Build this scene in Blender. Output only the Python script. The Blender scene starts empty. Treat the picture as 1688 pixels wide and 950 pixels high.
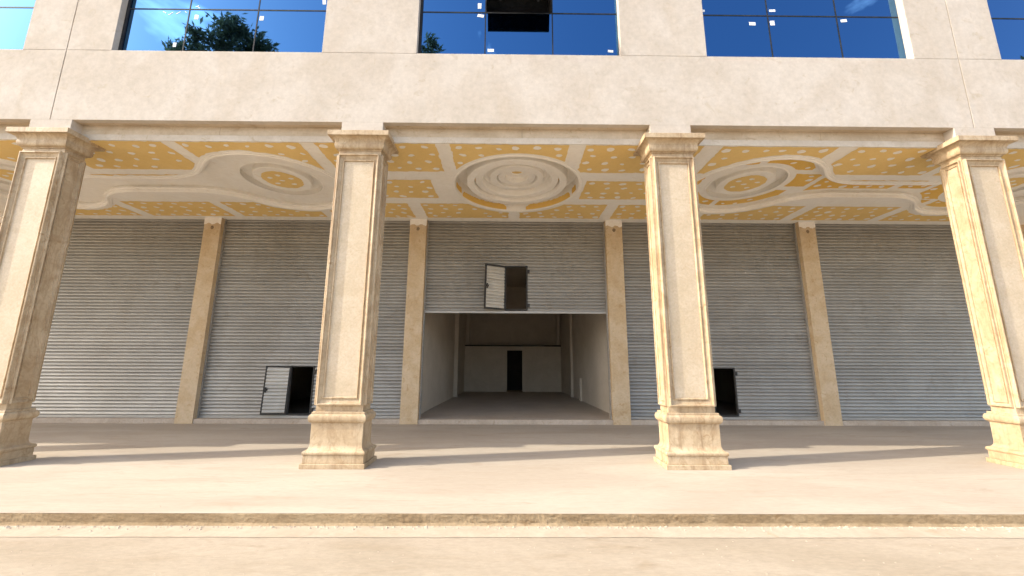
import bpy, bmesh, math, random
from mathutils import Vector, Matrix
from mathutils.geometry import delaunay_2d_cdt
random.seed(7)
R = math.radians
sc = bpy.context.scene
COL = sc.collection

# ---------------------------------------------------------------- camera
cam = bpy.data.cameras.new('camera')
cam.sensor_fit = 'HORIZONTAL'; cam.sensor_width = 36.0
cam.lens = 649.7 / 1688 * 36.0
cam.clip_start = 0.05; cam.clip_end = 3000
camo = bpy.data.objects.new('camera', cam); COL.objects.link(camo)
camo.matrix_world = (Matrix.Translation((0, 0, 1.6)) @ Matrix.Rotation(R(-0.4496), 4, 'Z')
                     @ Matrix.Rotation(R(90 + 10.4576), 4, 'X') @ Matrix.Rotation(R(0.2565), 4, 'Z'))
sc.camera = camo

# ---------------------------------------------------------------- light
SUN = Vector((-7.8, -1.58, 5.44)).normalized()          # towards the sun
sl = bpy.data.lights.new('sun', 'SUN'); sl.energy = 2.0; sl.angle = R(0.5); sl.color = (1.0, 0.925, 0.80)
so = bpy.data.objects.new('sun', sl); COL.objects.link(so)
so.rotation_euler = (-SUN).to_track_quat('-Z', 'Y').to_euler()
so.location = (-20, -5, 30)

w = bpy.data.worlds.new('World'); sc.world = w; w.use_nodes = True
nt = w.node_tree; nt.nodes.clear()
N = nt.nodes.new; L = nt.links.new
sky = N('ShaderNodeTexSky'); sky.sky_type = 'NISHITA'; sky.sun_disc = False
sky.sun_elevation = math.asin(SUN.z); sky.sun_rotation = math.atan2(SUN.x, SUN.y)
sky.air_density = 1.0; sky.dust_density = 3.0; sky.ozone_density = 1.2
tc = N('ShaderNodeTexCoord')
mp = N('ShaderNodeMapping'); mp.inputs['Scale'].default_value = (1.0, 1.0, 2.2)
mp.inputs['Location'].default_value = (7.7338, 7.9568, -0.9337)
L(tc.outputs['Generated'], mp.inputs['Vector'])
nz = N('ShaderNodeTexNoise'); nz.inputs['Scale'].default_value = 2.6; nz.inputs['Detail'].default_value = 7
nz.inputs['Roughness'].default_value = 0.55; nz.inputs['Distortion'].default_value = 0.5
L(mp.outputs['Vector'], nz.inputs['Vector'])
rp = N('ShaderNodeValToRGB'); rp.color_ramp.elements[0].position = 0.57; rp.color_ramp.elements[1].position = 0.72
rp.color_ramp.elements[0].color = (0, 0, 0, 1); rp.color_ramp.elements[1].color = (0.75, 0.75, 0.75, 1)
L(nz.outputs['Fac'], rp.inputs['Fac'])
mx = N('ShaderNodeMixRGB'); mx.blend_type = 'ADD'; mx.inputs['Color2'].default_value = (20.0, 19.0, 18.0, 1)
L(rp.outputs['Color'], mx.inputs['Fac']); L(sky.outputs['Color'], mx.inputs['Color1'])
bg = N('ShaderNodeBackground'); bg.inputs['Strength'].default_value = 0.15
L(mx.outputs['Color'], bg.inputs['Color'])
wo = N('ShaderNodeOutputWorld'); L(bg.outputs['Background'], wo.inputs['Surface'])

vs = sc.view_settings
vs.view_transform = 'Standard'; vs.look = 'None'; vs.exposure = 1.64; vs.gamma = 1.0; vs.use_curve_mapping = False
sc.render.engine = 'CYCLES'
cy = sc.cycles
cy.use_denoising = True
cy.max_bounces = 7; cy.diffuse_bounces = 5; cy.glossy_bounces = 3
cy.sample_clamp_indirect = 8.0
cy.use_adaptive_sampling = True; cy.adaptive_threshold = 0.02

# ---------------------------------------------------------------- fitted dimensions (metres, camera foot at X=Y=0)
S, X2 = 5.4983, -2.6259                        # column spacing, second column
YC = 6.557                                     # column axis
YF, ZF, ZW = 6.3964, 5.7696, 7.1781            # facade plane, its lower edge, window sill
YB, ZC = 6.5756, 5.4798                        # inner beam face, ceiling
YSH = 10.482; YCUR = 10.655                    # posts' front, shutter curtain
ZS = 0.1192; ZG = -0.1186; YST = 4.5554        # sill, ground, step
POSTS = [-14.1, -8.4438, -2.7603, 2.6863, 8.1159, 13.55]; WP = 0.4566
XL, XR = -24.0, 20.0
YGL = 6.52

# ---------------------------------------------------------------- materials
def nodes(name):
    m = bpy.data.materials.new(name); m.use_nodes = True
    t = m.node_tree; b = t.nodes['Principled BSDF']
    return m, t, b

def surf(name, c1, c2, scale=1.0, rough=0.8, c3=None, fine=18.0, fine_amt=0.25, bump=0.15, bdist=0.01,
         stretch=(1, 1, 1), lo=0.35, hi=0.65, metallic=0.0, spec=0.3, vein=None, vein_scale=3.0, vein_stretch=(1, 1, 1), vein_amt=0.6,
         streak=None, bfine=None, objrand=0.0):
    m, t, b = nodes(name)
    n, l = t.nodes.new, t.links.new
    g = n('ShaderNodeNewGeometry')
    mp = n('ShaderNodeMapping'); mp.inputs['Scale'].default_value = stretch
    l(g.outputs['Position'], mp.inputs['Vector'])
    def noise(sca, det=5, ro=0.55, dist=0.0, vec=mp):
        k = n('ShaderNodeTexNoise'); k.inputs['Scale'].default_value = sca; k.inputs['Detail'].default_value = det
        k.inputs['Roughness'].default_value = ro; k.inputs['Distortion'].default_value = dist
        l(vec.outputs['Vector'], k.inputs['Vector']); return k
    def ramp(src, a, bb):
        r = n('ShaderNodeMapRange'); r.inputs['From Min'].default_value = a; r.inputs['From Max'].default_value = bb
        r.interpolation_type = 'SMOOTHSTEP'; l(src, r.inputs['Value']); return r.outputs['Result']
    def mixc(f, A, B, mode='MIX'):
        k = n('ShaderNodeMixRGB'); k.blend_type = mode
        for s, i in ((f, 'Fac'), (A, 'Color1'), (B, 'Color2')):
            if isinstance(s, (int, float)): k.inputs[i].default_value = s
            elif isinstance(s, tuple): k.inputs[i].default_value = (*s, 1)
            else: l(s, k.inputs[i])
        return k.outputs['Color']
    big = noise(scale, 4, 0.6, 0.6)
    col = mixc(ramp(big.outputs['Fac'], lo, hi), c1, c2)
    if c3:
        n3 = noise(scale * 3.7, 4, 0.65, 1.2)
        col = mixc(ramp(n3.outputs['Fac'], 0.55, 0.75), col, c3)
    if vein:
        mv = n('ShaderNodeMapping'); mv.inputs['Scale'].default_value = vein_stretch
        l(g.outputs['Position'], mv.inputs['Vector'])
        nv = noise(vein_scale, 5, 0.6, 1.5, mv)
        a = n('ShaderNodeMath'); a.operation = 'SUBTRACT'; a.inputs[1].default_value = 0.5; l(nv.outputs['Fac'], a.inputs[0])
        ab = n('ShaderNodeMath'); ab.operation = 'ABSOLUTE'; l(a.outputs[0], ab.inputs[0])
        r = n('ShaderNodeMapRange'); r.inputs['From Min'].default_value = 0.0; r.inputs['From Max'].default_value = 0.06
        r.inputs['To Min'].default_value = vein_amt; r.inputs['To Max'].default_value = 0.0
        l(ab.outputs[0], r.inputs['Value'])
        col = mixc(r.outputs['Result'], col, vein)
    if streak:
        ms = n('ShaderNodeMapping'); ms.inputs['Scale'].default_value = streak[1]
        l(g.outputs['Position'], ms.inputs['Vector'])
        ns = noise(1.0, 4, 0.65, 0.4, ms)
        k = n('ShaderNodeMath'); k.operation = 'MULTIPLY'; k.inputs[1].default_value = streak[2]
        l(ramp(ns.outputs['Fac'], 0.5, 0.72), k.inputs[0])
        col = mixc(k.outputs[0], col, streak[0])
    nf = noise(fine, 4, 0.7)
    rf = n('ShaderNodeMapRange'); rf.inputs['From Min'].default_value = 0.25; rf.inputs['From Max'].default_value = 0.75
    rf.inputs['To Min'].default_value = 1 - fine_amt; rf.inputs['To Max'].default_value = 1 + fine_amt * 0.6
    l(nf.outputs['Fac'], rf.inputs['Value'])
    col = mixc(1.0, col, rf.outputs['Result'], 'MULTIPLY')
    if objrand:
        oi = n('ShaderNodeObjectInfo'); ro = n('ShaderNodeMapRange')
        ro.inputs['To Min'].default_value = 1 - objrand; ro.inputs['To Max'].default_value = 1 + objrand
        l(oi.outputs['Random'], ro.inputs['Value']); col = mixc(1.0, col, ro.outputs['Result'], 'MULTIPLY')
    l(col, b.inputs['Base Color'])
    b.inputs['Roughness'].default_value = rough; b.inputs['Metallic'].default_value = metallic
    b.inputs['Specular IOR Level'].default_value = spec
    if bump:
        bp = n('ShaderNodeBump'); bp.inputs['Strength'].default_value = bump; bp.inputs['Distance'].default_value = bdist
        nb = noise(bfine or fine * 1.6, 4, 0.7)
        l(nb.outputs['Fac'], bp.inputs['Height']); l(bp.outputs['Normal'], b.inputs['Normal'])
    return m

M = {}
M['plaster'] = surf('facade_plaster', (.48, .42, .35), (.53, .475, .41), 1.1, .9, c3=(.455, .39, .31), fine=11, fine_amt=.12,
                    bump=.4, bdist=.014, bfine=6, spec=.15, streak=((.44, .36, .27), (1.4, 1.2, .3), .3))
M['beam'] = surf('beam_plaster', (.46, .37, .265), (.54, .45, .34), 1.3, .9, c3=(.40, .305, .2), fine=14, fine_amt=.1, bump=.2, spec=.15,
                 streak=((.36, .275, .19), (1.0, 3, 9), .4))
M['edging'] = surf('beam_edging_plaster', (.50, .435, .35), (.56, .50, .42), 1.6, .9, fine=14, fine_amt=.1, bump=.2, spec=.15, c3=(.43, .355, .26))
M['stone'] = surf('travertine', (.43, .315, .19), (.52, .405, .265), 2.2, .62, c3=(.34, .225, .115), fine=26, fine_amt=.14, bump=.18, bdist=.006,
                  vein=(.27, .165, .07), vein_scale=1.9, vein_stretch=(1.8, 1.8, .7), vein_amt=.34, spec=.35,
                  streak=((.25, .16, .085), (6, 6, .35), .7))
M['panel'] = surf('pale_travertine', (.505, .405, .275), (.56, .46, .33), 2.6, .6, c3=(.47, .36, .235), fine=30, fine_amt=.14, bump=.12, bdist=.005,
                  vein=(.44, .32, .2), vein_scale=5, vein_amt=.25, spec=.35)
M['floor'] = surf('smooth_screed', (.38, .32, .25), (.43, .37, .295), .55, .75, c3=(.35, .285, .215), fine=16, fine_amt=.10, bump=.12, bdist=.006,
                  stretch=(.45, 1.7, 1), spec=.25, streak=((.345, .275, .2), (.8, 6, 1), .4))
M['apron'] = surf('pale_apron', (.375, .31, .23), (.425, .355, .27), 1.1, .85, fine=12, fine_amt=.12, bump=.3, bdist=.01, spec=.15,
                  c3=(.37, .29, .2))
M['ground'] = surf('sandy_ground', (.315, .26, .19), (.365, .305, .23), .5, .9, c3=(.295, .235, .165), fine=20, fine_amt=.14, bump=.25, bdist=.012,
                   stretch=(.6, 1.5, 1), spec=.15, streak=((.28, .22, .15), (.6, 4, 1), .45))
M['kerb'] = surf('broken_screed_edge', (.265, .19, .11), (.34, .255, .155), 3, .95, c3=(.21, .14, .075), fine=20, fine_amt=.32, bump=.5, bdist=.015, bfine=14, stretch=(.6, 1, 1.4), spec=.1)
M['post'] = surf('raw_render', (.52, .385, .235), (.58, .455, .305), 2.2, .92, c3=(.44, .295, .15), fine=24, fine_amt=.14, bump=.3, bdist=.006, spec=.12)
M['patch'] = surf('filler_patch', (.80, .75, .67), (.84, .80, .74), 6, .92, fine=30, fine_amt=.08, bump=.2, spec=.1)
M['hole'] = surf('rust_stain', (.20, .15, .10), (.28, .20, .12), 20, .9, fine=40, fine_amt=.3, bump=.3)
M['sill'] = surf('sill_concrete', (.42, .345, .27), (.50, .42, .34), 2, .9, c3=(.36, .28, .2), fine=16, fine_amt=.15, bump=.4, spec=.12)
M['white'] = surf('joint_compound', (.84, .80, .73), (.865, .835, .78), 1.6, .92, fine=10, fine_amt=.05, bump=.12, spec=.1,
                  c3=(.81, .75, .66))
M['board'] = surf('gypsum_board', (.77, .545, .215), (.80, .58, .245), 1.1, .9, fine=22, fine_amt=.06, bump=.04, spec=.1)
M['oldboard'] = surf('amber_gypsum_board', (.76, .47, .12), (.79, .52, .15), 1.1, .9, fine=22, fine_amt=.06, bump=.04, spec=.1)
M['steel'] = surf('galvanised_steel', (.295, .28, .25), (.335, .32, .29), 1.2, .48, c3=(.275, .255, .22), fine=9, fine_amt=.05, bump=0,
                  metallic=.55, stretch=(.6, 1, .5), spec=.35, objrand=.07, streak=((.26, .235, .195), (1.8, 1, .3), .2))
M['steelbar'] = surf('bare_aluminium', (.36, .345, .315), (.42, .405, .375), 4, .5, fine=20, fine_amt=.15, bump=0, metallic=.4, stretch=(.5, 1, 6))
M['leafsteel'] = surf('lit_galvanised_steel', (.47, .44, .385), (.53, .50, .44), 2, .5, fine=9, fine_amt=.08, bump=0, metallic=.3, objrand=.08)  # slat steel again, with the tilted leaf's brighter light put into the colour
M['iron'] = surf('dark_iron', (.022, .02, .018), (.035, .03, .026), 8, .55, fine=30, fine_amt=.3, bump=.1, spec=.4)
M['room'] = surf('room_plaster', (.54, .475, .385), (.59, .52, .43), 1.2, .9, fine=8, fine_amt=.06, bump=.1, spec=.12)
M['roomfloor'] = surf('room_screed', (.42, .35, .275), (.47, .40, .32), .8, .75, fine=8, fine_amt=.1, bump=.12, spec=.25, c3=(.39, .32, .25))
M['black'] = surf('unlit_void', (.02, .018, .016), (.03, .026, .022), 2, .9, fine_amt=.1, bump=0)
M['mullion'] = surf('black_aluminium', (.018, .02, .024), (.03, .032, .036), 8, .65, fine_amt=.1, bump=0, spec=.15)
M['paper'] = surf('white_paper', (.78, .79, .80), (.84, .84, .84), 20, .85, fine=40, fine_amt=.08, bump=.1)
M['bark'] = surf('grey_bark', (.16, .12, .085), (.23, .18, .13), 4, .95, fine=20, fine_amt=.3, bump=.6, bdist=.02)

def glass_mat():
    m, t, b = nodes('blue_mirror_glass')
    n, l = t.nodes.new, t.links.new
    b.inputs['Base Color'].default_value = (.055, .155, .315, 1)
    b.inputs['Metallic'].default_value = 1.0; b.inputs['Roughness'].default_value = .015
    g = n('ShaderNodeNewGeometry'); k = n('ShaderNodeTexNoise'); k.inputs['Scale'].default_value = .9; k.inputs['Detail'].default_value = 2
    l(g.outputs['Position'], k.inputs['Vector'])
    bp = n('ShaderNodeBump'); bp.inputs['Strength'].default_value = .06; bp.inputs['Distance'].default_value = .02
    l(k.outputs['Fac'], bp.inputs['Height']); l(bp.outputs['Normal'], b.inputs['Normal'])
    return m
M['glass'] = glass_mat()

def leaf_mat():
    m, t, b = nodes('leaf')
    n, l = t.nodes.new, t.links.new
    g = n('ShaderNodeNewGeometry'); k = n('ShaderNodeTexNoise'); k.inputs['Scale'].default_value = 1.4
    l(g.outputs['Position'], k.inputs['Vector'])
    r = n('ShaderNodeValToRGB'); r.color_ramp.elements[0].color = (.15, .14, .06, 1); r.color_ramp.elements[1].color = (.25, .22, .11, 1)
    r.color_ramp.elements[0].position = .35; r.color_ramp.elements[1].position = .65
    l(k.outputs['Fac'], r.inputs['Fac']); l(r.outputs['Color'], b.inputs['Base Color'])
    b.inputs['Roughness'].default_value = .6
    tr = n('ShaderNodeBsdfTranslucent'); l(r.outputs['Color'], tr.inputs['Color'])
    ms = n('ShaderNodeMixShader'); ms.inputs[0].default_value = .6
    l(b.outputs[0], ms.inputs[1]); l(tr.outputs[0], ms.inputs[2]); l(ms.outputs[0], t.nodes['Material Output'].inputs['Surface'])
    return m
M['leaf'] = leaf_mat()

# ---------------------------------------------------------------- helpers
class MB:
    def __init__(s): s.v = []; s.f = []
    def add(s, vs, fs):
        o = len(s.v); s.v += [tuple(p) for p in vs]; s.f += [tuple(i + o for i in f) for f in fs]; return s
    def box(s, x0, x1, y0, y1, z0, z1):
        return s.add([(x0, y0, z0), (x1, y0, z0), (x1, y1, z0), (x0, y1, z0), (x0, y0, z1), (x1, y0, z1), (x1, y1, z1), (x0, y1, z1)],
                     [(0, 3, 2, 1), (4, 5, 6, 7), (0, 1, 5, 4), (1, 2, 6, 5), (2, 3, 7, 6), (3, 0, 4, 7)])
    def prism(s, poly, z0, z1):
        n = len(poly)
        return s.add([(x, y, z0) for x, y in poly] + [(x, y, z1) for x, y in poly],
                     [tuple(reversed(range(n))), tuple(range(n, 2 * n))] + [(i, (i + 1) % n, (i + 1) % n + n, i + n) for i in range(n)])
    def mesh(s, name, mat, bevel=0, smooth=False):
        me = bpy.data.meshes.new(name); me.from_pydata(s.v, [], s.f); me.update()
        bm = bmesh.new(); bm.from_mesh(me)
        if bevel:
            bmesh.ops.bevel(bm, geom=bm.edges[:], offset=bevel, segments=2, affect='EDGES', profile=.6)
        bmesh.ops.recalc_face_normals(bm, faces=bm.faces[:])
        bm.to_mesh(me); bm.free()
        me.materials.append(M[mat])
        if smooth: me.polygons.foreach_set('use_smooth', [True] * len(me.polygons))
        return me

def link(name, me, parent=None, loc=(0, 0, 0), rot=None):
    o = bpy.data.objects.new(name, me); COL.objects.link(o)
    o.location = loc
    if rot: o.rotation_euler = rot
    if parent: o.parent = parent
    return o
def build(mb, name, mat, parent=None, bevel=0, smooth=False, loc=(0, 0, 0), rot=None):
    return link(name, mb.mesh(name, mat, bevel, smooth), parent, loc, rot)
def tag(o, label=None, cat=None, group=None, kind=None):
    if label: o['label'] = label
    if cat: o['category'] = cat
    if group: o['group'] = group
    if kind: o['kind'] = kind
    return o
def empty(name, loc=(0, 0, 0)):
    o = bpy.data.objects.new(name, None); COL.objects.link(o); o.location = loc; o.empty_display_size = .2
    return o
def wbuild(mb, name, mat, root, **k):            # vertices given in world space, object under a root (or nested part)
    p = root; off = Vector((0, 0, 0))
    while p: off += p.location; p = p.parent
    mb.v = [(x - off.x, y - off.y, z - off.z) for x, y, z in mb.v]
    return build(mb, name, mat, root, **k)
def copy_tree(o, parent=None):
    c = o.copy(); COL.objects.link(c); c.parent = parent
    for ch in list(o.children): copy_tree(ch, c)
    return c
def inside(p, poly):
    x, y = p; r = False; j = len(poly) - 1
    for i in range(len(poly)):
        xi, yi = poly[i]; xj, yj = poly[j]
        if (yi > y) != (yj > y) and x < (xj - xi) * (y - yi) / (yj - yi) + xi: r = not r
        j = i
    return r
def fill2d(outer, holes=(), z=0.0):
    """triangulated sheet inside outer and outside holes"""
    pts, edges = [], []
    for loop in [outer, *holes]:
        o = len(pts); n = len(loop)
        pts += [Vector(p) for p in loop]; edges += [(o + i, o + (i + 1) % n) for i in range(n)]
    v, e, f, *_ = delaunay_2d_cdt(pts, edges, [], 0, 1e-5)
    mb = MB(); mb.v = [(p.x, p.y, z) for p in v]
    for t in f:
        c = ((v[t[0]].x + v[t[1]].x + v[t[2]].x) / 3, (v[t[0]].y + v[t[1]].y + v[t[2]].y) / 3)
        if inside(c, outer) and not any(inside(c, h) for h in holes): mb.f.append(tuple(t))
    return mb
def circle(cx, cy, r, n=64): return [(cx + r * math.cos(2 * math.pi * i / n), cy + r * math.sin(2 * math.pi * i / n)) for i in range(n)]
def lathe(prof, n=72, a0=0.0, a1=2 * math.pi):
    full = abs(a1 - a0 - 2 * math.pi) < 1e-6
    k = n if full else n + 1
    mb = MB(); m = len(prof)
    for i in range(k):
        a = a0 + (a1 - a0) * i / n
        for r, z in prof: mb.v.append((r * math.cos(a), r * math.sin(a), z))
    for i in range(n):
        for j in range(m - 1):
            b = ((i + 1) % k) * m
            mb.f.append((i * m + j, b + j, b + j + 1, i * m + j + 1))
    return mb
def rect_loft(prof, cap=True):
    """prof: (half_x, half_y, z) rings"""
    mb = MB()
    for a, b, z in prof: mb.v += [(-a, -b, z), (a, -b, z), (a, b, z), (-a, b, z)]
    for i in range(len(prof) - 1):
        for k in range(4):
            q = (k + 1) % 4; mb.f.append((i * 4 + k, i * 4 + q, i * 4 + 4 + q, i * 4 + 4 + k))
    if cap:
        mb.f.append((3, 2, 1, 0)); t = (len(prof) - 1) * 4; mb.f.append((t, t + 1, t + 2, t + 3))
    return mb

# ---------------------------------------------------------------- ground, apron, raised walkway
mb = MB().add([(-900, -900, ZG), (900, -900, ZG), (900, 900, ZG), (-900, 900, ZG)], [(0, 1, 2, 3)])
tag(build(mb, 'ground', 'ground'), kind='structure')
rn = random.Random(3)
def wob(x, k=0): return .5 * math.sin(x * 1.7 + k) + .3 * math.sin(x * 4.3 + 2 * k) + .2 * math.sin(x * 9.1 + 3 * k)
mb = MB(); xs = [XL + (XR - XL) * i / 500 for i in range(501)]
for x in xs:
    mb.v += [(x, YST + .25, ZG + .004), (x, YST - .284 + .006 * wob(x, 1) + rn.uniform(-.003, .003), ZG + .004)]
for i in range(500): mb.f.append((2 * i, 2 * i + 1, 2 * i + 3, 2 * i + 2))
tag(build(mb, 'apron_strip', 'apron'), kind='structure')
walk = build(MB().add([(XL, YST, 0), (XR, YST, 0), (XR, 10.6, 0), (XL, 10.6, 0)], [(0, 1, 2, 3)]), 'walkway', 'floor')
tag(walk, kind='structure')
# its broken front edge: a dense rough strip
mb = MB(); nx = 1500; X0, X1 = -12.0, 12.0; rows = [0, .012, .03, .05, .07, .09, .105, .119]
rn = random.Random(11); prev = [0] * len(rows); low = [rn.uniform(-1, 1) for _ in range(400)]
for i in range(nx + 1):
    x = X0 + (X1 - X0) * i / nx
    rough = .5 + .5 * math.sin(x * .9 + 1.3)
    for j, d in enumerate(rows):
        prev[j] = prev[j] * .6 + rn.uniform(-1, 1) * .4
        y = YST + .004 * wob(x, 2) + prev[j] * (.002 + .004 * rough) * (0 if j == 0 else 1)
        if j == 0: y = YST + .0008 + max(0, .006 * wob(x, 5) + prev[0] * .007)
        if j == len(rows) - 1: y -= .02 + .02 * max(0, prev[j])
        if j == len(rows) - 2: y -= .008 + .014 * max(0, prev[j])
        mb.v.append((x, y, -d + (.0012 if j == 0 else 0)))
m_ = len(rows)
for i in range(nx):
    for j in range(m_ - 1): mb.f.append((i * m_ + j, i * m_ + j + 1, (i + 1) * m_ + j + 1, (i + 1) * m_ + j))
o = build(mb, 'step_face', 'kerb', walk)
for a, b in ((XL, X0), (X1, XR)):
    build(MB().box(a, b, YST, YST + .1, ZG, -.001), 'step_face', 'kerb', walk)
# crumbs of mortar at the foot of the step
mb = MB(); rn = random.Random(5)
for i in range(420):
    x = rn.uniform(-6, 6); r = rn.uniform(.004, .016) * (1.6 if rn.random() < .1 else 1); y = YST - .03 - abs(rn.gauss(0, .035)); 
    pts = []
    for k in range(5):
        a = k * 1.2566 + rn.uniform(-.3, .3); pts.append((x + r * 1.4 * math.cos(a), y + r * math.sin(a), ZG + .004))
    pts.append((x + rn.uniform(-.2, .2) * r, y, ZG + .004 + r * .9))
    mb.add(pts, [(k, (k + 1) % 5, 5) for k in range(5)])
for i in range(260):
    x = rn.uniform(-7, 7); y = rn.uniform(3.3, 4.5) if i % 3 else rn.uniform(4.7, 8); zz = (ZG + (.004 if y > 4.27 else 0)) if y < 4.55 else 0; r = rn.uniform(.003, .008)
    pts = [(x + r * 1.3 * math.cos(k * 1.2566 + .4 * rn.random()), y + r * math.sin(k * 1.2566), zz) for k in range(5)] + [(x, y, zz + r * .8)]
    mb.add(pts, [(k, (k + 1) % 5, 5) for k in range(5)])
tag(build(mb, 'mortar_crumbs', 'apron'), 'loose mortar crumbs and grit strewn along the step and paving', 'rubble', kind='stuff')

# ---------------------------------------------------------------- the building
bld = tag(empty('arcade_building', (0, YF, 0)), 'cream plastered building with blue mirrored windows above an open arcade', 'building')
G1, G4 = -8.1512, 8.3806; g = .009
WIN = [(-12.75, -8.9507), (-7.3346, -3.4807), (-1.7373, 2.0585), (3.6591, 7.5463), (9.1941, 13.0)]
ZT = 9.85; ZTOP = 11.6
def P(x0, x1, y0, y1, z0, z1, name, mat='plaster', bevel=.004, parent=bld):
    return wbuild(MB().box(x0, x1, y0, y1, z0, z1), name, mat, parent, bevel=bevel)
# wall backing behind the grooves
for a, b in ((XL, G1 - g), (G1 + g, G4 - g), (G4 + g, XR)):
    P(a, b, YF, YF + .1, ZF, ZW - .006, 'fascia_panel')
P(XL, XR, YF + .012, YF + .3, ZF + .002, ZW - .008, 'fascia_core', 'beam', 0)
edges = [XL] + [e for w_ in WIN for e in w_] + [XR]
for i in range(0, len(edges), 2):
    a, b = edges[i], edges[i + 1]
    cuts = [a] + [q for q in (G1, G4) if a < q < b] + [b]
    for k in range(len(cuts) - 1):
        P(cuts[k] + (g if k else 0), cuts[k + 1] - (g if k < len(cuts) - 2 else 0), YF, YF + .1, ZW + .008, ZT, 'pier')
    P(a + .0, b - .0, YF + .1, YF + .3, ZW + .008, ZT, 'pier_core', 'plaster', 0)
    if len(cuts) > 2: P(cuts[1] - .02, cuts[1] + .02, YF + .012, YF + .0995, ZW + .009, ZT - .001, 'pier_core', 'beam', 0)
P(XL, XR, YF + .004, YF + .3, ZW - .0075, ZW + .0075, 'sill_joint', 'plaster', 0)
P(XL, XR, YF, YF + .3, ZT + .003, ZTOP, 'parapet')
# corbel blocks over the columns, inner beam
CX = [X2 + (i - 2) * S for i in range(-1, 6)]
for x in CX:
    P(x - .3646, x + .3646, YF, YB + .02, 5.515, ZF, 'corbel_block', bevel=.003)
xs_ = [XL] + [x for x in CX if XL < x < XR] + [XR]
for i in range(len(xs_) - 1):
    a, b = xs_[i], xs_[i + 1]
    mid = (a + b) / 2 + .1
    for p, q in ((a + .002, mid - .0025), (mid + .0025, b - .002)):
        P(p, q, YB + .003, YB + .25, ZC + .12, ZF + .04, 'inner_beam', 'beam', .002)
    P(a + .002, b - .002, YB, YB + .25, ZC + .003, ZC + .119, 'beam_edging', 'edging', .003)
# shell; unseen roof and end boxes added to block light leaks
P(XL, XR, 20.9, 21.1, 0, ZTOP, 'back_wall', 'room', 0)
P(XL, XR, YF + .3, 21.1, ZTOP - .2, ZTOP - .001, 'roof_light_block', 'beam', 0)
P(XL - .2, XL, YF, 21.1, ZF, ZTOP, 'end_light_block', 'plaster', 0)
P(XR, XR + .2, YF, 21.1, ZF, ZTOP, 'end_light_block', 'plaster', 0)
P(XL - .2, XL, 10.6, 21.1, ZG, ZF, 'end_light_block', 'plaster', 0)
P(XR, XR + .2, 10.6, 21.1, ZG, ZF, 'end_light_block', 'plaster', 0)
P(XL, POSTS[0], 10.6, 10.85, 0, ZC + .5, 'shop_front_wall', 'post', 0)
P(POSTS[-1] + WP, XR, 10.6, 10.85, 0, ZC + .5, 'shop_front_wall', 'post', 0)
P(POSTS[0], POSTS[-1] + WP, 10.7, 20.9, ZC + .05, ZC + .3, 'shop_ceiling', 'room', 0)
P(POSTS[0], POSTS[-1] + WP, 10.62, 20.9, .0, ZS, 'shop_floor', 'roomfloor', 0)
for i in (0, 1, 4, 5):
    P(POSTS[i] + .1, POSTS[i] + .35, 10.86, 20.9, ZS + .001, ZC + .049, 'partition', 'room', 0)
wbuild(MB().prism([(-2.70, 10.86), (-2.36, 10.86), (-2.36, 11.0), (-2.47, 11.02), (-2.17, 19.7), (-2.17, 20.89), (-2.70, 20.89)], ZS + .001, ZC + .049), 'partition', 'room', bld)
wbuild(MB().prism([(2.74, 10.86), (3.1, 10.86), (3.1, 20.89), (2.60, 20.89), (2.60, 19.8), (2.95, 11.02), (2.74, 11.0)], ZS + .001, ZC + .049), 'partition', 'room', bld)
P(-2.32, -2.11, 16.73, 17.05, ZS + .001, ZC + .049, 'room_pier', 'room', .004)
P(2.62, 2.80, 16.9, 17.2, ZS + .001, ZC + .049, 'room_pier', 'room', .004)
P(2.70, 2.90, 15.3, 15.42, ZS + .001, .95, 'room_pier', 'room', .004)
# back of the open shop: low wall with a doorway, gallery above
dx0, dx1, dz = -.07, .677, 2.10
P(-2.165, dx0, 19.7, 19.85, ZS + .001, 2.30, 'low_wall', 'room', .003)
P(dx1, 2.595, 19.7, 19.85, ZS + .001, 2.30, 'low_wall', 'room', .003)
P(dx0 + .001, dx1 - .001, 19.702, 19.85, dz, 2.30, 'low_wall', 'room', 0)
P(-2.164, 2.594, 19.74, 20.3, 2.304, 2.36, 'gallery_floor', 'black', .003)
P(-2.165, -1.99, 20.1, 20.3, 2.37, ZC + .04, 'gallery_jamb', 'room', .003)
P(2.43, 2.595, 20.1, 20.3, 2.37, ZC + .04, 'gallery_jamb', 'room', .003)
P(-2.166, 2.596, 20.86, 20.89, ZS + .001, 2.25, 'void', 'black', 0)

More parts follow.
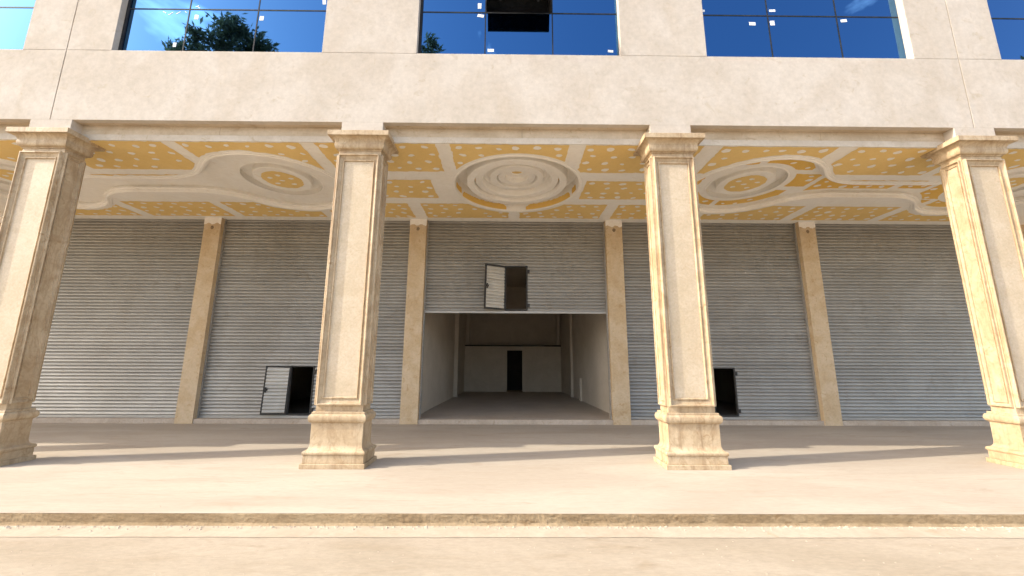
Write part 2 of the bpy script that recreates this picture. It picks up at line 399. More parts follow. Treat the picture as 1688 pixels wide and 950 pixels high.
# ---------------------------------------------------------------- windows
def window(i, x0, x1, mull, stick, vent=None):
    wroot = bpy.data.objects.new('window', None); COL.objects.link(wroot); wroot.parent = bld
    wroot.location = ((x0 + x1) / 2, YGL - YF, ZW)
    xs = [x0] + mull + [x1]; zs = [ZW + .002, 8.20, 9.22, ZT]
    for a in range(len(xs) - 1):
        for b in range(len(zs) - 1):
            p0, p1, q0, q1 = xs[a] + .004, xs[a + 1] - .004, zs[b] + .006, zs[b + 1] - .006
            if vent and a == 1 and b == 1: continue
            wbuild(MB().box(p0, p1, YGL, YGL + .012, q0, q1), 'pane', 'glass', wroot)
    for x in mull: wbuild(MB().box(x - .011, x + .011, YGL - .006, YGL + .05, zs[0], ZT), 'mullion', 'mullion', wroot)
    for z in zs[1:-1]:
        for a in range(len(xs) - 1):
            wbuild(MB().box(xs[a] + .012, xs[a + 1] - .012, YGL - .005, YGL + .05, z - .013, z + .013), 'transom', 'mullion', wroot)
    wbuild(MB().box(x0 + .001, x0 + .05, YGL - .02, YGL + .05, zs[0], ZT), 'jamb_frame', 'mullion', wroot)
    if vent:
        a, b = xs[1] + .013, xs[2] - .013
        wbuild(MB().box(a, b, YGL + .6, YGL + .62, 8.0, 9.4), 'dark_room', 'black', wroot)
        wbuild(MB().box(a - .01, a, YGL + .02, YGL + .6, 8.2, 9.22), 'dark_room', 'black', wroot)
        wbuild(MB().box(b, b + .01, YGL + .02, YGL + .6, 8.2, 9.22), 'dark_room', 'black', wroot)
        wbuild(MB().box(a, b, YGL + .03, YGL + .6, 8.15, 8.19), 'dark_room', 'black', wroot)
        H = 1.02; th = R(20.0)
        sash = MB(); fr = MB()
        fr.box(a + .01, a + .06, -.02, .03, -H, 0); fr.box(b - .06, b - .01, -.02, .03, -H, 0)
        fr.box(a + .06, b - .06, -.02, .03, -H, -H + .05); fr.box(a + .06, b - .06, -.02, .03, -.05, 0)
        fr.box(a + .02, b - .02, -.002, .022, -H + .02, -.02)
        for hx in (a + .28, b - .28): fr.box(hx - .02, hx + .02, .03, .07, -H + .02, -H + .10)
        sash.box(a + .012, b - .012, -.028, -.0205, -H + .002, -.002)
        for q, nm, mt in ((fr, 'sash_frame', 'mullion'), (sash, 'sash_pane', 'glass')):
            vv = []
            for x, y, z in q.v:   # swing outwards about the top edge
                yy = y * math.cos(th) + z * math.sin(th); zz = -y * math.sin(th) + z * math.cos(th)
                vv.append((x, YGL - .03 + yy, 9.11 + zz))
            q.v = vv; wbuild(q, nm, mt, wroot)
    for (sx, sz, w_, h_, t_) in stick:
        mbs = MB().box(-w_ / 2, w_ / 2, -.0035, -.001, -h_ / 2, h_ / 2)
        c, s_ = math.cos(t_), math.sin(t_)
        mbs.v = [(sx + x * c - z * s_, YGL + y, sz + x * s_ + z * c) for x, y, z in mbs.v]
        wbuild(mbs, 'paper_sticker', 'paper', wroot)
    return wroot
# sticker positions: (pixel-derived) metres on the glass
K = .0117
def st(px, pz, w_=.075, h_=.10, t=0): return (px, pz, w_, h_, t)
window(0, *WIN[0], [-11.48, -10.22], [])
window(1, *WIN[1], [-6.149, -4.837], [st(-6.00, 8.03), st(-4.76, 8.02, .075, .095), st(-3.60, 8.40, .065, .10, .1), st(-6.32, 7.42, .06, .09), st(-6.62, 8.13, .08, .014, -.6), st(-6.50, 8.10, .10, .014, .6), st(-6.36, 8.12, .09, .014, .6), st(-6.22, 8.14, .05, .012, -.7), st(-6.02, 8.27, .06, .018, .4), st(-5.98, 8.24, .05, .014, -.5)])
window(2, *WIN[2], [-.4805, .8036], [st(-.60, 8.35, .07, .12), st(-.575, 8.13, .12, .065, -.15), st(-.37, 7.37, .12, .06), st(1.90, 7.38, .10, .05, -.1)], vent=True)
window(3, *WIN[3], [4.984, 6.324], [st(3.72, 8.30, .10, .05), st(5.09, 8.32, .12, .05, .05), st(4.67, 8.02, .12, .07), st(5.06, 8.04, .085, .10, .05), st(6.46, 8.11, .12, .06, .1)])
window(4, *WIN[4], [10.46, 11.73], [])

# ---------------------------------------------------------------- ceiling under the arcade
ceil = tag(empty('arcade_ceiling', (0, YB, ZC)), 'unfinished plasterboard ceiling with white joints and round recesses over the walkway', 'ceiling')
CC = (.165, 8.43); CR = 1.40
def dumbbell(cx, off=2.95, r=1.40, waist=.33, n=14):
    """closed outline: two round lobes joined by a narrow waist, symmetric about cx"""
    cyy = 8.42
    # fillet circles tangent to lobe and to waist line
    rf = 1.5
    # centre of fillet circle (fx, waist+rf) with distance to lobe centre = r+rf
    dy = waist + rf; dxx = math.sqrt((r + rf) ** 2 - dy ** 2); fx = off - dxx
    a_l = math.atan2(dy, -dxx)                   # angle on the lobe where the fillet starts
    pts = []
    for i in range(2 * n + 1):                   # right lobe from -a_l to a_l
        a = -a_l + 2 * a_l * i / (2 * n); pts.append((off + r * math.cos(a), r * math.sin(a)))
    a0 = math.atan2(-dy, dxx)                    # seen from the fillet centre
    for i in range(1, n):
        a = a0 + (-math.pi / 2 - a0) * i / n; pts.append((fx + rf * math.cos(a), dy + rf * math.sin(a)))
    if fx > 0.02: pts.append((fx, waist)); 
    half = pts[:]
    top = [(x, y) for x, y in half]
    # right lobe runs bottom->top; then fillet on top; mirror for the left side
    right = top
    left = [(-x, y) for x, y in reversed(top)]
    lobe_l = [(-x, y) for x, y in reversed([p for p in half])]
    bottom_r = [(x, -y) for x, y in half[2 * n + 1:]]
    out = half + [(-x, y) for x, y in reversed(half[2 * n + 1:])] + [(-x, y) for x, y in reversed(half[:2 * n + 1])] \
        + [(-x, -y) for x, y in half[2 * n + 1:]] + list(reversed(bottom_r))
    return [(cx + x, cyy + y) for x, y in out]
def offset(poly, d):
    n = len(poly); out = []
    A = sum(poly[i][0] * poly[(i + 1) % n][1] - poly[(i + 1) % n][0] * poly[i][1] for i in range(n))
    sg = 1 if A > 0 else -1
    for i in range(n):
        x0, y0 = poly[i - 1]; x1, y1 = poly[(i + 1) % n]; tx, ty = x1 - x0, y1 - y0; l_ = math.hypot(tx, ty) or 1
        out.append((poly[i][0] + sg * d * ty / l_, poly[i][1] - sg * d * tx / l_))
    return out
C1X, C4X = CX[2], CX[5]
DL, DR = dumbbell(C1X), dumbbell(C4X)
CEX0, CEX1 = -19.0, 17.0
mb = fill2d([(CEX0, YB + .004), (CEX1, YB + .004), (CEX1, 10.68), (CEX0, 10.68)], [circle(*CC, CR, 96), DL, DR], ZC)
wbuild(mb, 'joint_compound_sheet', 'white', ceil)
for a, b in ((XL, CEX0), (CEX1, XR)):
    wbuild(MB().box(a, b, YB + .26, 10.68, ZC, ZC + .05), 'joint_compound_sheet', 'white', ceil)
# recess walls with a thin rounded lip
def wall_loop(poly, z0, z1, name, mat, lip=.012):
    mb = MB(); n = len(poly)
    rings = [(offset(poly, .10), z0 - .002), (offset(poly, .095), z0 - .014), (offset(poly, .05), z0 - .016), (offset(poly, .046), z0 - .026), (offset(poly, .012), z0 - .028), (poly, z0 - .02), (poly, z0 + .05), (offset(poly, -.05), z0 + .055), (offset(poly, -.055), z0 + .075), (offset(poly, -.01), z0 + .08), (poly, z1)]
    for pl, z in rings: mb.v += [(x, y, z) for x, y in pl]
    for k in range(len(rings) - 1):
        for i in range(n):
            j = (i + 1) % n; mb.f.append((k * n + i, k * n + j, (k + 1) * n + j, (k + 1) * n + i))
    return wbuild(mb, name, mat, ceil, smooth=False)
RD = .15
for poly, cx, done in ((DL, C1X, True), (DR, C4X, False)):
    wall_loop(poly, ZC, ZC + RD + .01, 'recess_rim', 'white')
    lobes = [(cx - 2.95, 8.44), (cx + 2.95, 8.44)]
    holes = [circle(*c, .81, 56) for c in lobes]
    wbuild(fill2d(offset(poly, .02), holes, ZC + RD), 'recess_sheet', 'white', ceil)
    for c in lobes:
        cv = lathe([(.81, 0), (.81, .02), (.83, .13), (.60, .14), (.60, .012), (.585, -.006), (.57, 0), (.44, 0), (.43, .004)], 56)
        rim = lathe([(.845, -.001), (.835, -.012), (.815, -.014), (.81, -.008), (.81, .03)], 56)
        cv.add(rim.v, rim.f)
        cv.v = [(x + c[0], y + c[1], z + ZC + RD) for x, y, z in cv.v]
        cov = wbuild(cv, 'round_cove', 'white', ceil)
        d = [(c[0] + (.425 + random.uniform(-.014, .014)) * math.cos(2 * math.pi * k / 48), c[1] + (.425 + random.uniform(-.014, .014)) * math.sin(2 * math.pi * k / 48)) for k in range(48)]
        wbuild(fill2d(circle(*c, .44, 48), [], ZC + RD + .004), 'cove_sheet', 'white', ceil)
        bd = wbuild(fill2d(d, [], ZC + RD - .0005), 'gypsum_board', 'board', ceil)
        sp_ = MB()
        for (u, v) in ((-.22, -.12), (.02, -.24), (.24, -.08), (-.02, .02), (-.2, .16), (.16, .2)):
            ph = random.uniform(0, 6)
            sp_.add([(c[0] + u + random.uniform(.045, .075) * math.cos(k * .7 + ph), c[1] + v + random.uniform(.03, .06) * math.sin(k * .7 + ph), ZC + RD - .003) for k in range(9)], [tuple(range(9))])
        tag(wbuild(sp_, 'filler_spots', 'white', bd), kind='stuff')
# centre rosette
prof = [(.001, .40), (.135, .40), (.14, .375), (.255, .375), (.265, .365), (.27, .275), (.28, .262), (.43, .262), (.435, .33), (.46, .33), (.463, .222), (.472, .215), (.60, .215), (.615, .225),
        (.63, .30), (.68, .325), (.76, .31), (.785, .17), (.80, .155), (.94, .155), (.945, .22), (.97, .22), (.973, .085), (.985, .075), (1.12, .075), (1.135, .09), (1.14, .34), (1.20, .36), (1.36, .36), (CR, .36), (CR, -.004), (CR + .015, -.014), (CR + .05, -.012), (CR + .06, -.001)]
cv = lathe(prof, 96); cv.v = [(x + CC[0], y + CC[1], z + ZC) for x, y, z in cv.v]
ros = wbuild(cv, 'ceiling_rosette', 'white', ceil)
d = lathe([(.001, .395), (.112, .395)], 24); d.v = [(x * 1.05 + CC[0], y * .8 + CC[1], z + ZC) for x, y, z in d.v]
wbuild(d, 'gypsum_board', 'board', ceil)
rn = random.Random(21)
def arc_board(a0, a1, z0, z1, r, mat='oldboard'):
    n = 40; mb = MB()
    for i in range(n + 1):
        a = R(a0 + (a1 - a0) * i / n); j = rn.uniform(-.012, .012)
        e = min(1, min(i, n - i) / 2.5)
        mb.v += [(CC[0] + r * math.cos(a), CC[1] + r * math.sin(a), ZC + z0 + .004), (CC[0] + r * math.cos(a), CC[1] + r * math.sin(a), ZC + z0 + (z1 - z0) * (.55 + .45 * e) + j)]
    for i in range(n): mb.f.append((2 * i, 2 * i + 2, 2 * i + 3, 2 * i + 1))
    wbuild(mb, 'gypsum_board', mat, ceil)
arc_board(100, 158, .02, .17, CR - .004); arc_board(22, 79, .02, .17, CR - .004)
for a_, b_, rr_, zz_ in ((150, 185, .957, .2155), (-12, 28, .957, .2155), (205, 235, .957, .2155), (120, 150, .447, .3255), (20, 60, .447, .3255), (170, 200, .447, .3255)):
    mb_ = lathe([(rr_ - .009, zz_), (rr_ + .011, zz_)], 16, R(a_), R(b_)); mb_.v = [(x + CC[0], y + CC[1], z + ZC) for x, y, z in mb_.v]
    wbuild(mb_, 'gypsum_board', 'oldboard', ceil)
arc_board(160, 176, .06, .20, CR - .004); arc_board(8, 18, .05, .2, CR - .004)
# flat boards
def jag(poly, rn, step=.07, amp=.012):
    out = []; n = len(poly)
    for i in range(n):
        (x0, y0), (x1, y1) = poly[i], poly[(i + 1) % n]
        l_ = math.hypot(x1 - x0, y1 - y0); k = max(1, int(l_ / step)); nx_, ny_ = (y1 - y0) / l_, -(x1 - x0) / l_
        bow = rn.uniform(-.01, .01)
        for j in range(k):
            t = j / k; d_ = (rn.uniform(-amp, amp) * (2.2 if rn.random() < .08 else 1)) if j else 0
            d_ += bow * math.sin(math.pi * t)
            out.append((x0 + (x1 - x0) * t + nx_ * d_, y0 + (y1 - y0) * t + ny_ * d_))
    return out
KEEP = [circle(*CC, CR + .13, 64), offset(DL, .15), offset(DR, .15)]
KEEPN = [jag(k, random.Random(9 + i), .09, .018) for i, k in enumerate(KEEP)]
def board(x0, x1, y0, y1, z=ZC - .004, mat='board', clip=KEEPN, sp=(.37, .27), name='gypsum_board', only=None):
    rn = random.Random(int((x0 * 131 + y0 * 977) * 10))
    poly = jag([(x0, y0), (x1, y0), (x1, y1), (x0, y1)], rn)
    if only:
        mb = fill2d_multi(poly, clip, only, z)
    else:
        near = [k for k in clip if min(p[0] for p in k) < x1 and max(p[0] for p in k) > x0]
        mb = fill2d(poly, near, z)
    if not mb.f: return None
    b = wbuild(mb, name, mat, ceil)
    spots = MB(); nxs = max(1, round((x1 - x0) / sp[0])); nys = max(1, round((y1 - y0) / sp[1]))
    for i in range(nxs):
        for j in range(nys):
            if rn.random() < .06: continue
            cx = x0 + (i + .5 + .25 * ((j % 2) - .5)) * (x1 - x0) / nxs + rn.uniform(-.035, .035)
            cy_ = y0 + (j + .5) * (y1 - y0) / nys + rn.uniform(-.03, .03)
            rr = rn.uniform(.05, .085); el = rn.uniform(.55, .95); th = rn.uniform(-.6, .6)
            pts = []
            for k in range(10):
                a = 2 * math.pi * k / 10; q = rr * rn.uniform(.8, 1.15)
                u, v = q * math.cos(a), q * el * math.sin(a)
                pts.append((cx + u * math.cos(th) - v * math.sin(th), cy_ + u * math.sin(th) + v * math.cos(th)))
            ok = all(x0 < px < x1 and y0 < py < y1 for px, py in pts) and not any(inside(p, k) for p in pts for k in clip)
            if only: ok = ok and all(inside(p, only) for p in pts)
            if ok: spots.add([(px, py, z - .0025) for px, py in pts], [tuple(range(10))])
    if spots.f:
        tag(wbuild(spots, 'filler_spots', 'white', b), kind='stuff')
    return b
def fill2d_multi(poly, holes, only, z):
    pts, edges = [], []
    for loop in [poly, only, *holes]:
        o = len(pts); n = len(loop)
        pts += [Vector(p) for p in loop]; edges += [(o + i, o + (i + 1) % n) for i in range(n)]
    v, e, f, *_ = delaunay_2d_cdt(pts, edges, [], 0, 1e-5)
    mb = MB(); mb.v = [(p.x, p.y, z) for p in v]
    for t in f:
        c = (sum(v[k].x for k in t) / 3, sum(v[k].y for k in t) / 3)
        if inside(c, poly) and inside(c, only) and not any(inside(c, h) for h in holes): mb.f.append(tuple(t))
    return mb
for a, b in ((-13.6, -11.35), (-11.1, -8.85), (-8.62, -6.33), (-6.08, -3.84), (-3.57, -1.36), (-1.10, 1.09), (1.40, 3.57), (3.92, 6.05), (6.41, 8.65), (8.9, 11.1), (11.35, 13.6)):
    board(a, b, 6.592, 7.66)
for a, b in ((-8.95, -6.9), (-3.50, -1.72), (1.69, 3.45), (7.1, 9.1)):
    board(a, b, 8.05 if abs(a + b) < 6 else 7.90, 9.03 if abs(a + b) < 6 else 8.42)
for a, b in ((-12.2, -10.05), (-9.75, -7.52), (-7.26, -5.0), (-4.75, -2.57), (-2.25, -.03), (.28, 2.47), (2.77, 4.95), (5.2, 7.50), (7.80, 9.95), (10.25, 12.4)):
    board(a, b, 9.37, 10.36)
# bare boards still showing inside the right-hand recess
lob = [(C4X - 2.95, 8.44), (C4X + 2.95, 8.44)]
KIN = [circle(*c, .97, 48) for c in lob]
DIN = offset(DR, -.12)
for a, b, y0, y1 in ((3.9, 5.15, 6.9, 7.55), (5.3, 6.45, 6.9, 7.75), (5.6, 6.85, 7.95, 8.55), (7.0, 8.9, 7.9, 8.9), (9.1, 9.75, 7.7, 8.6), (9.9, 10.9, 7.6, 9.2), (4.0, 5.2, 8.9, 9.75), (5.35, 6.6, 8.75, 9.7), (9.3, 10.6, 9.25, 9.8), (10.8, 12.3, 9.25, 9.8), (3.95, 4.35, 7.75, 8.7)):
    board(a, b, y0, y1, ZC + RD - .004, 'oldboard', KIN, (.34, .24), only=DIN)

# ---------------------------------------------------------------- stone columns
A0, B0 = .366, .165
def ring(o_, z): return (A0 + o_, B0 + o_, z)
def column_proto():
    root = empty('stone_column')
    def part(prof, name, mat='stone'): return build(rect_loft(prof), name, mat, root)
    part([ring(.114, 0), ring(.118, .006), ring(.118, .064), ring(.114, .069)], 'plinth')
    part([ring(.086, .0695), ring(.089, .074), ring(.089, .180), ring(.086, .185)], 'lower_plinth_block')
    cav = [ring(.085, .1855), ring(.098, .192), ring(.105, .208), ring(.106, .225), ring(.100, .240), ring(.088, .249)]
    for k in range(1, 7):
        a = k / 6; cav.append(ring(.088 - .055 * math.sin(a * math.pi / 2), .249 + .08 * (1 - math.cos(a * math.pi / 2))))
    part(cav, 'base_moulding')
    part([ring(.031, .3292), ring(.0315, .335), ring(.0315, .640), ring(.0305, .645)], 'pedestal')
    tor = [ring(.034, .6455), ring(.05, .656)]
    for k in range(9):
        a = -math.pi / 2 + math.pi * k / 8; tor.append(ring(.048 + .027 * math.cos(a), .717 + .058 * math.sin(a)))
    tor += [ring(.04, .778), ring(.04, .806), ring(.036, .811)]
    part(tor, 'torus')
    part([ring(0, .8112), ring(0, 5.2095)], 'shaft')
    cap = [ring(.012, 5.208), ring(.016, 5.212), ring(.016, 5.225), ring(.03, 5.228)]
    for k in range(7):
        a = math.pi / 2 * k / 6; cap.append(ring(.032 + .034 * math.sin(a), 5.230 + .07 * (1 - math.cos(a)) ))
    cap += [ring(.066, 5.325), ring(.060, 5.336)]
    for k in range(1, 8):
        a = math.pi / 2 * k / 7; cap.append(ring(.060 + .085 * (1 - math.cos(a)), 5.336 + .09 * math.sin(a)))
    part(cap, 'capital')
    part([ring(.155, 5.4265), ring(.160, 5.431), ring(.160, 5.512), ring(.156, 5.517)], 'abacus')
    # moulded frames round the sunk panels
    z0, z1 = .907, 5.135
    def frame(half, wid, name, rotz, dist, pmat):
        zc, hh = (z0 + z1) / 2, (z1 - z0) / 2
        steps = [(0, 0), (0, .040), (.004, .050), (.016, .052), (.022, .049), (.026, .026), (.034, .022), (.058, .012), (.076, .004), (.080, .004), (.082, .022), (.087, .025), (.098, .023), (.102, .004), (.106, .0015)]
        if wid < .08: steps = [(t * .62, p * .8) for t, p in steps]
        mb = MB()
        for t, p in steps:
            for sx, sz in ((-1, -1), (1, -1), (1, 1), (-1, 1)):
                mb.v.append((sx * (half - t), -dist - p, zc + sz * (hh - t * 1.25)))
        for k in range(len(steps) - 1):
            for q in range(4):
                r = (q + 1) % 4; mb.f.append((k * 4 + q, k * 4 + r, k * 4 + 4 + r, k * 4 + 4 + q))
        fr = build(mb, name, 'stone', root, rot=(0, 0, rotz))
        t = steps[-1][0]
        pb = MB(); hx = half - t + .004; hz_ = hh - t * 1.25 + .004
        pb.add([(-hx, -dist - .0012, zc - hz_), (hx, -dist - .0012, zc - hz_), (hx, -dist - .0012, zc + hz_), (-hx, -dist - .0012, zc + hz_)], [(0, 1, 2, 3)])
        build(pb, 'sunk_panel', pmat, fr)
    frame(.352, .1, 'panel_frame', 0, B0, 'panel')
    frame(.352, .1, 'panel_frame', math.pi, B0, 'panel')
    frame(.150, .06, 'side_panel_frame', math.pi / 2, A0, 'stone')
    frame(.150, .06, 'side_panel_frame', -math.pi / 2, A0, 'stone')
    return root
proto = column_proto()
LBL = ['stone column beyond the left edge of the view, throwing a shadow behind the leftmost column',
       'leftmost stone column in view, its right side in brown shade',
       'panelled stone column left of the open shop doorway, beside an open wicket door',
       'panelled stone column right of the open shop doorway, hiding part of a dark wicket opening',
       'rightmost stone column in view, its wide left side sunlit yellow']
for i, lb in enumerate(LBL):
    o = proto if i == 0 else copy_tree(proto)
    o.location = (X2 + (i - 2) * S, YC, 0)
    tag(o, lb, 'column', 'stone columns along the arcade')

# ---------------------------------------------------------------- posts between the shutters
PL = {0: 'raw concrete post at the far left end, behind the leftmost column', 1: 'raw concrete post between the two left roller shutters',
      2: 'raw concrete post at the left jamb of the open shop doorway', 3: 'raw concrete post at the right jamb of the open shop doorway',
      4: 'raw concrete post between the two right roller shutters', 5: 'raw concrete post at the far right end, behind the rightmost column'}
for i, x in enumerate(POSTS):
    r = tag(empty('concrete_post', (x + WP / 2, YSH, 0)), PL[i], 'post', 'concrete posts of the shop fronts')
    wbuild(MB().box(x, x + WP, YSH, 10.86, 0, ZC - .001), 'shaft', 'post', r, bevel=.006)
    rn = random.Random(40 + i); mb = MB(); n = 26
    for k in range(n + 1):
        u = x - .004 + (WP + .008) * k / n
        mb.v += [(u, YSH - .006, ZC - .003), (u, YSH - .006, ZC - .17 - .025 * math.sin(k * .5 + i) - rn.uniform(0, .02))]
    for k in range(n): mb.f.append((2 * k, 2 * k + 1, 2 * k + 3, 2 * k + 2))
    wbuild(mb, 'filler_patch', 'patch', r)
    c = lathe([(.001, 0), (.03, .0), (.045, .004)], 14)
    c.v = [(x + WP / 2 + a * rn.uniform(.8, 1.2), YSH - .003 + z * .5, ZC - .29 + b * 1.2) for a, b, z in c.v]
    wbuild(c, 'fixing_hole', 'hole', r)
# a flake of paper stuck on the last shutter, a trowel scar on the floor
mb = MB()
for k in range(15):
    a = R(200 + 110 * k / 14); x, y = -1.75 + .42 * math.cos(a), 9.55 + .22 * math.sin(a); w_ = .012 * math.sin(math.pi * k / 14) + .002
    mb.v += [(x, y - w_, .0022), (x, y + w_, .0022)]
for k in range(14): mb.f.append((2 * k, 2 * k + 2, 2 * k + 3, 2 * k + 1))
build(mb, 'trowel_scar', 'apron', walk)
# door sills
for i in range(5):
    a, b = POSTS[i] + WP, POSTS[i + 1]
    P(a + .001, b - .001, YSH + .02, 10.62, .0, ZS - .002, 'door_sill', 'sill', .006)

# ---------------------------------------------------------------- roller shutters
PITCH = .0885
SLP = [(.004, .0), (-.010, .003), (-.0185, .012), (-.022, .024), (-.0205, .036), (-.014, .056), (-.006, .072), (.003, .081), (.004, PITCH)]
def slat_mesh(wd, name='slat', mat='steel'):
    mb = MB()
    for y, z in SLP: mb.v += [(-wd / 2, y, z), (wd / 2, y, z)]
    for k in range(len(SLP) - 1): mb.f.append((2 * k, 2 * k + 1, 2 * k + 3, 2 * k + 2))
    return mb.mesh(name, mat, smooth=True)
SH = [('closed roller shutter behind the leftmost column', None, ZS),
      ('roller shutter with a wicket door hanging open beside the column left of the doorway', (-5.72, .205, 168), ZS),
      ('half raised roller shutter above the open shop doorway, with an open wicket', (-.11, 2.945, 155), 2.862),
      ('roller shutter with a dark wicket opening half hidden by the column right of the doorway', (5.385, .205, 168), ZS),
      ('closed roller shutter beside the rightmost column', None, ZS)]
WW, WH = .617, 1.245
for i, (lb, wk, zb) in enumerate(SH):
    a, b = POSTS[i] + WP + .004, POSTS[i + 1] - .004
    r = tag(empty('roller_shutter', ((a + b) / 2, YCUR, zb)), lb, 'roller shutter', 'roller shutters of the shop fronts')
    cx = (a + b) / 2; rn = random.Random(60 + i)
    wbuild(MB().box(a + .03, b - .03, YCUR - .022, YCUR + .022, zb + .004, zb + .066), 'bottom_bar', 'steelbar', r, bevel=.004)
    for q0, q1 in ((a, a + .03), (b - .03, b)):
        wbuild(MB().box(q0, q1, YCUR - .05, YCUR + .05, ZS + .001, ZC), 'guide_rail', 'steelbar', r)
    full = slat_mesh(b - a - .06); z = zb + .066; k = 0
    if wk:
        lw, rw = wk[0] - a - .03, b - .03 - wk[0] - WW
        ml, mr = slat_mesh(lw), slat_mesh(rw)
    while z < ZC + .02:
        jy = rn.uniform(-.0012, .0012); tilt = rn.uniform(-.008, .008)
        if wk and wk[1] - .5 * PITCH < z < wk[1] + WH - .5 * PITCH + .001:
            link('slat', ml, r, (a + .03 + lw / 2 - cx, jy, z - zb), (tilt, 0, 0)); link('slat', mr, r, (b - .03 - rw / 2 - cx, jy, z - zb), (tilt, 0, 0))
        else:
            link('slat', full, r, (0, jy, z - zb), (tilt, 0, 0))
        z += PITCH; k += 1
    if wk:
        x0, zz, ang = wk; x1 = x0 + WW; z1 = zz + WH
        f = MB().box(x0 - .004, x0 + .032, YCUR - .03, YCUR + .02, zz, z1).box(x1 - .032, x1 + .004, YCUR - .03, YCUR + .02, zz, z1)
        f.box(x0 + .032, x1 - .032, YCUR - .03, YCUR + .02, z1 - .034, z1).box(x0 + .032, x1 - .032, YCUR - .03, YCUR + .02, zz, zz + .03)
        fr = wbuild(f, 'wicket_frame', 'iron', r)
        for hz in (zz + .13, z1 - .16):
            wbuild(MB().box(x1 + .005, x1 + .062, YCUR - .038, YCUR - .012, hz - .05, hz + .05), 'keeper', 'iron', fr, bevel=.012)
        # leaf swung out about the left edge of the opening
        leaf = bpy.data.objects.new('wicket_door', None); COL.objects.link(leaf); leaf.parent = r
        leaf.location = (x0 - .002 - cx, -.036, zz + .006 - zb); leaf.rotation_euler = (0, R(-1.0), -R(ang))
        lf = MB(); LW, LH = WW - .012, WH - .02
        lf.box(0, .042, -.016, .016, 0, LH).box(LW - .042, LW, -.016, .016, 0, LH).box(.042, LW - .042, -.016, .016, 0, .04).box(.042, LW - .042, -.016, .016, LH - .04, LH)
        build(lf, 'leaf_frame', 'iron', leaf)
        lm = slat_mesh(LW - .08, 'leaf_slat', 'leafsteel'); q = .038
        while q < LH - .03 - .5 * PITCH:
            link('leaf_slat', lm, leaf, (LW / 2, .010 + rn.uniform(-.002, .002), q), (rn.uniform(-.06, .06), 0, math.pi)); q += PITCH * .985
        lt = MB().box(LW - .11, LW - .02, .014, .035, LH * .5 - .02, LH * .5 + .03).box(LW - .08, LW - .045, .014, .045, LH * .5 - .06, LH * .5 + .07)
        build(lt, 'latch', 'iron', leaf)

# ---------------------------------------------------------------- trees across the street (seen mirrored in the windows)
def tree(loc, H, spread, seed, lean, nleaf, label, lobes):
    rn = random.Random(seed)
    root = tag(empty('tall_tree', loc), label, 'tree', 'trees across the street')
    wood = MB(); tips = []
    def limb(p, q, r0, r1, n=6):
        p, q = Vector(p), Vector(q); d = (q - p).normalized(); u = d.orthogonal().normalized(); v = d.cross(u)
        o = len(wood.v)
        for c, r in ((p, r0), (q, r1)):
            for k in range(n):
                a = 2 * math.pi * k / n; wood.v.append(tuple(c + u * r * math.cos(a) + v * r * math.sin(a)))
        for k in range(n): wood.f.append((o + k, o + (k + 1) % n, o + n + (k + 1) % n, o + n + k))
    pts = [Vector((0, 0, 0))]; nseg = 9
    for k in range(1, nseg + 1):
        t = k / nseg; pts.append(Vector((lean[0] * t + rn.uniform(-.12, .12), lean[1] * t + rn.uniform(-.12, .12), H * .86 * t)))
    r = lambda t: .32 * (1 - t) + .05
    for k in range(nseg): limb(pts[k], pts[k + 1], r(k / nseg), r((k + 1) / nseg), 9)
    for (t, dx, dy, dz_, rad) in lobes:
        k = min(nseg - 1, int(t * nseg)); base = pts[k].lerp(pts[k + 1], t * nseg - k)
        end = base + Vector((dx, dy, dz_)); m = base.lerp(end, .5) + Vector((rn.uniform(-.3, .3), rn.uniform(-.3, .3), .35))
        limb(base, m, .12, .08); limb(m, end, .08, .03)
        tips.append((end, rad))
        for _ in range(5):
            e2 = end + Vector((rn.gauss(0, rad * .55), rn.gauss(0, rad * .55), rn.gauss(0, rad * .45))); limb(m.lerp(end, rn.uniform(.3, 1)), e2, .03, .012, 4)
            tips.append((e2, rad * .5))
    build(wood, 'trunk', 'bark', root)
    lv = MB(); wts = [q[1] ** 2 for q in tips]
    for _ in range(nleaf):
        c, rad = rn.choices(tips, wts)[0]
        p = c + Vector((rn.gauss(0, 1), rn.gauss(0, 1), rn.gauss(0, .8))) * rad * .45
        d = Vector((rn.gauss(.35, .6), rn.gauss(0, .6), rn.gauss(.25, .6))).normalized(); u = d.orthogonal().normalized()
        u = Matrix.Rotation(rn.uniform(0, 6.28), 3, d) @ u
        l_, w_ = rn.uniform(.22, .5), rn.uniform(.035, .08)
        lv.add([p - u * w_ * .4, p + d * l_ * .5 - u * w_, p + d * l_, p + d * l_ * .5 + u * w_], [(0, 1, 2, 3)])
    build(lv, 'crown', 'leaf', root)
    return root
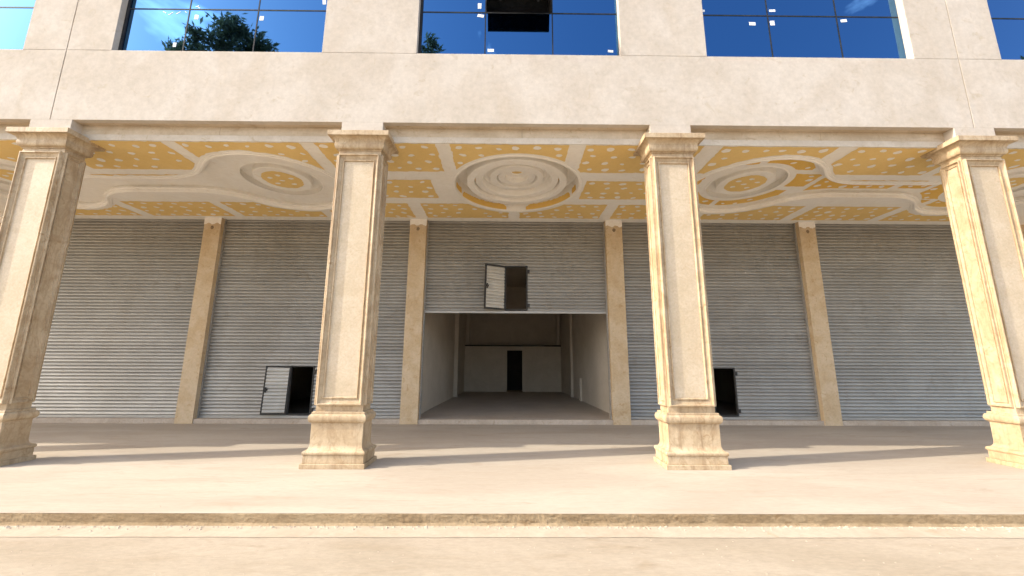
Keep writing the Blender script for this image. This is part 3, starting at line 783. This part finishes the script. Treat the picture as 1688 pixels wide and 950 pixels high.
tree((-15.9, -7, ZG), 21.2, 3, 1, (.2, 0), 9000, 'tall feathery tree mirrored in the window left of the middle one',
     [(.98, -.7, 0, 2.9, .75), (.97, -.2, .3, 2.5, .8), (.97, .5, -.3, 2.2, .7), (.96, -.6, .3, 1.9, .8), (.96, 1.1, 0, 1.9, .7), (.95, 1.6, 0, 1.8, .5), (.95, -1.5, 0, 2.3, .5), (.95, -2.1, .2, 2.6, .65), (.95, -2.7, -.2, 2.1, .6), (.93, -3.6, 0, 2.4, .42),
      (.93, -3.0, .3, 1.6, .6), (.9, .6, .2, 1.4, 1.0), (.9, -1.4, -.3, 1.2, 1.0), (.85, 1.4, 0, 1.2, 1.1), (.8, -2.6, .3, 1.2, 1.2), (.75, .8, .5, 1.0, 1.3), (.7, -1.8, .2, .8, 1.3), (.62, 1.3, -.4, .8, 1.3), (.55, -.8, .3, .6, 1.3)])
tree((-4.8, -7, ZG), 20.0, 2, 2, (.1, 0), 5000, 'slim tall tree mirrored in the lower left corner of the middle window',
     [(.98, 0, 0, 2.9, .45), (.97, -.2, .1, 2.3, .55), (.95, .3, 0, 1.8, .5), (.92, -.3, 0, 1.6, .8), (.92, .9, 0, 1.7, .25), (.85, .6, .3, 1.0, 1.0), (.85, -.8, .2, .9, 1.0), (.75, 1.0, 0, .8, 1.2), (.7, -1.0, .3, .8, 1.2), (.6, .3, 0, .8, 1.3)])
tree((23.6, -7, ZG), 19.1, 2, 3, (.1, 0), 4000, 'dense tree mirrored in the lower right corner of the window with five stickers',
     [(.98, 0, 0, 2.5, .8), (.95, -.5, 0, 1.8, .8), (.95, .7, 0, 1.9, .9), (.9, .9, .3, 1.0, 1.0), (.85, -.9, .2, .6, 1.1), (.75, 1.0, 0, .6, 1.2), (.7, -.8, .3, .6, 1.2), (.6, .2, 0, .6, 1.4)])
tree((29.8, -7, ZG), 18.9, 2, 4, (.1, 0), 4000, 'dense tree mirrored at the foot of the rightmost window',
     [(.98, 0, 0, 2.4, .7), (.95, -.5, 0, 1.7, .8), (.95, .7, 0, 1.9, .8), (.9, .9, .3, 1.0, 1.0), (.85, -.9, .2, .6, 1.1), (.75, 1.0, 0, .6, 1.2), (.7, -.8, .3, .6, 1.2), (.6, .2, 0, .6, 1.4)])
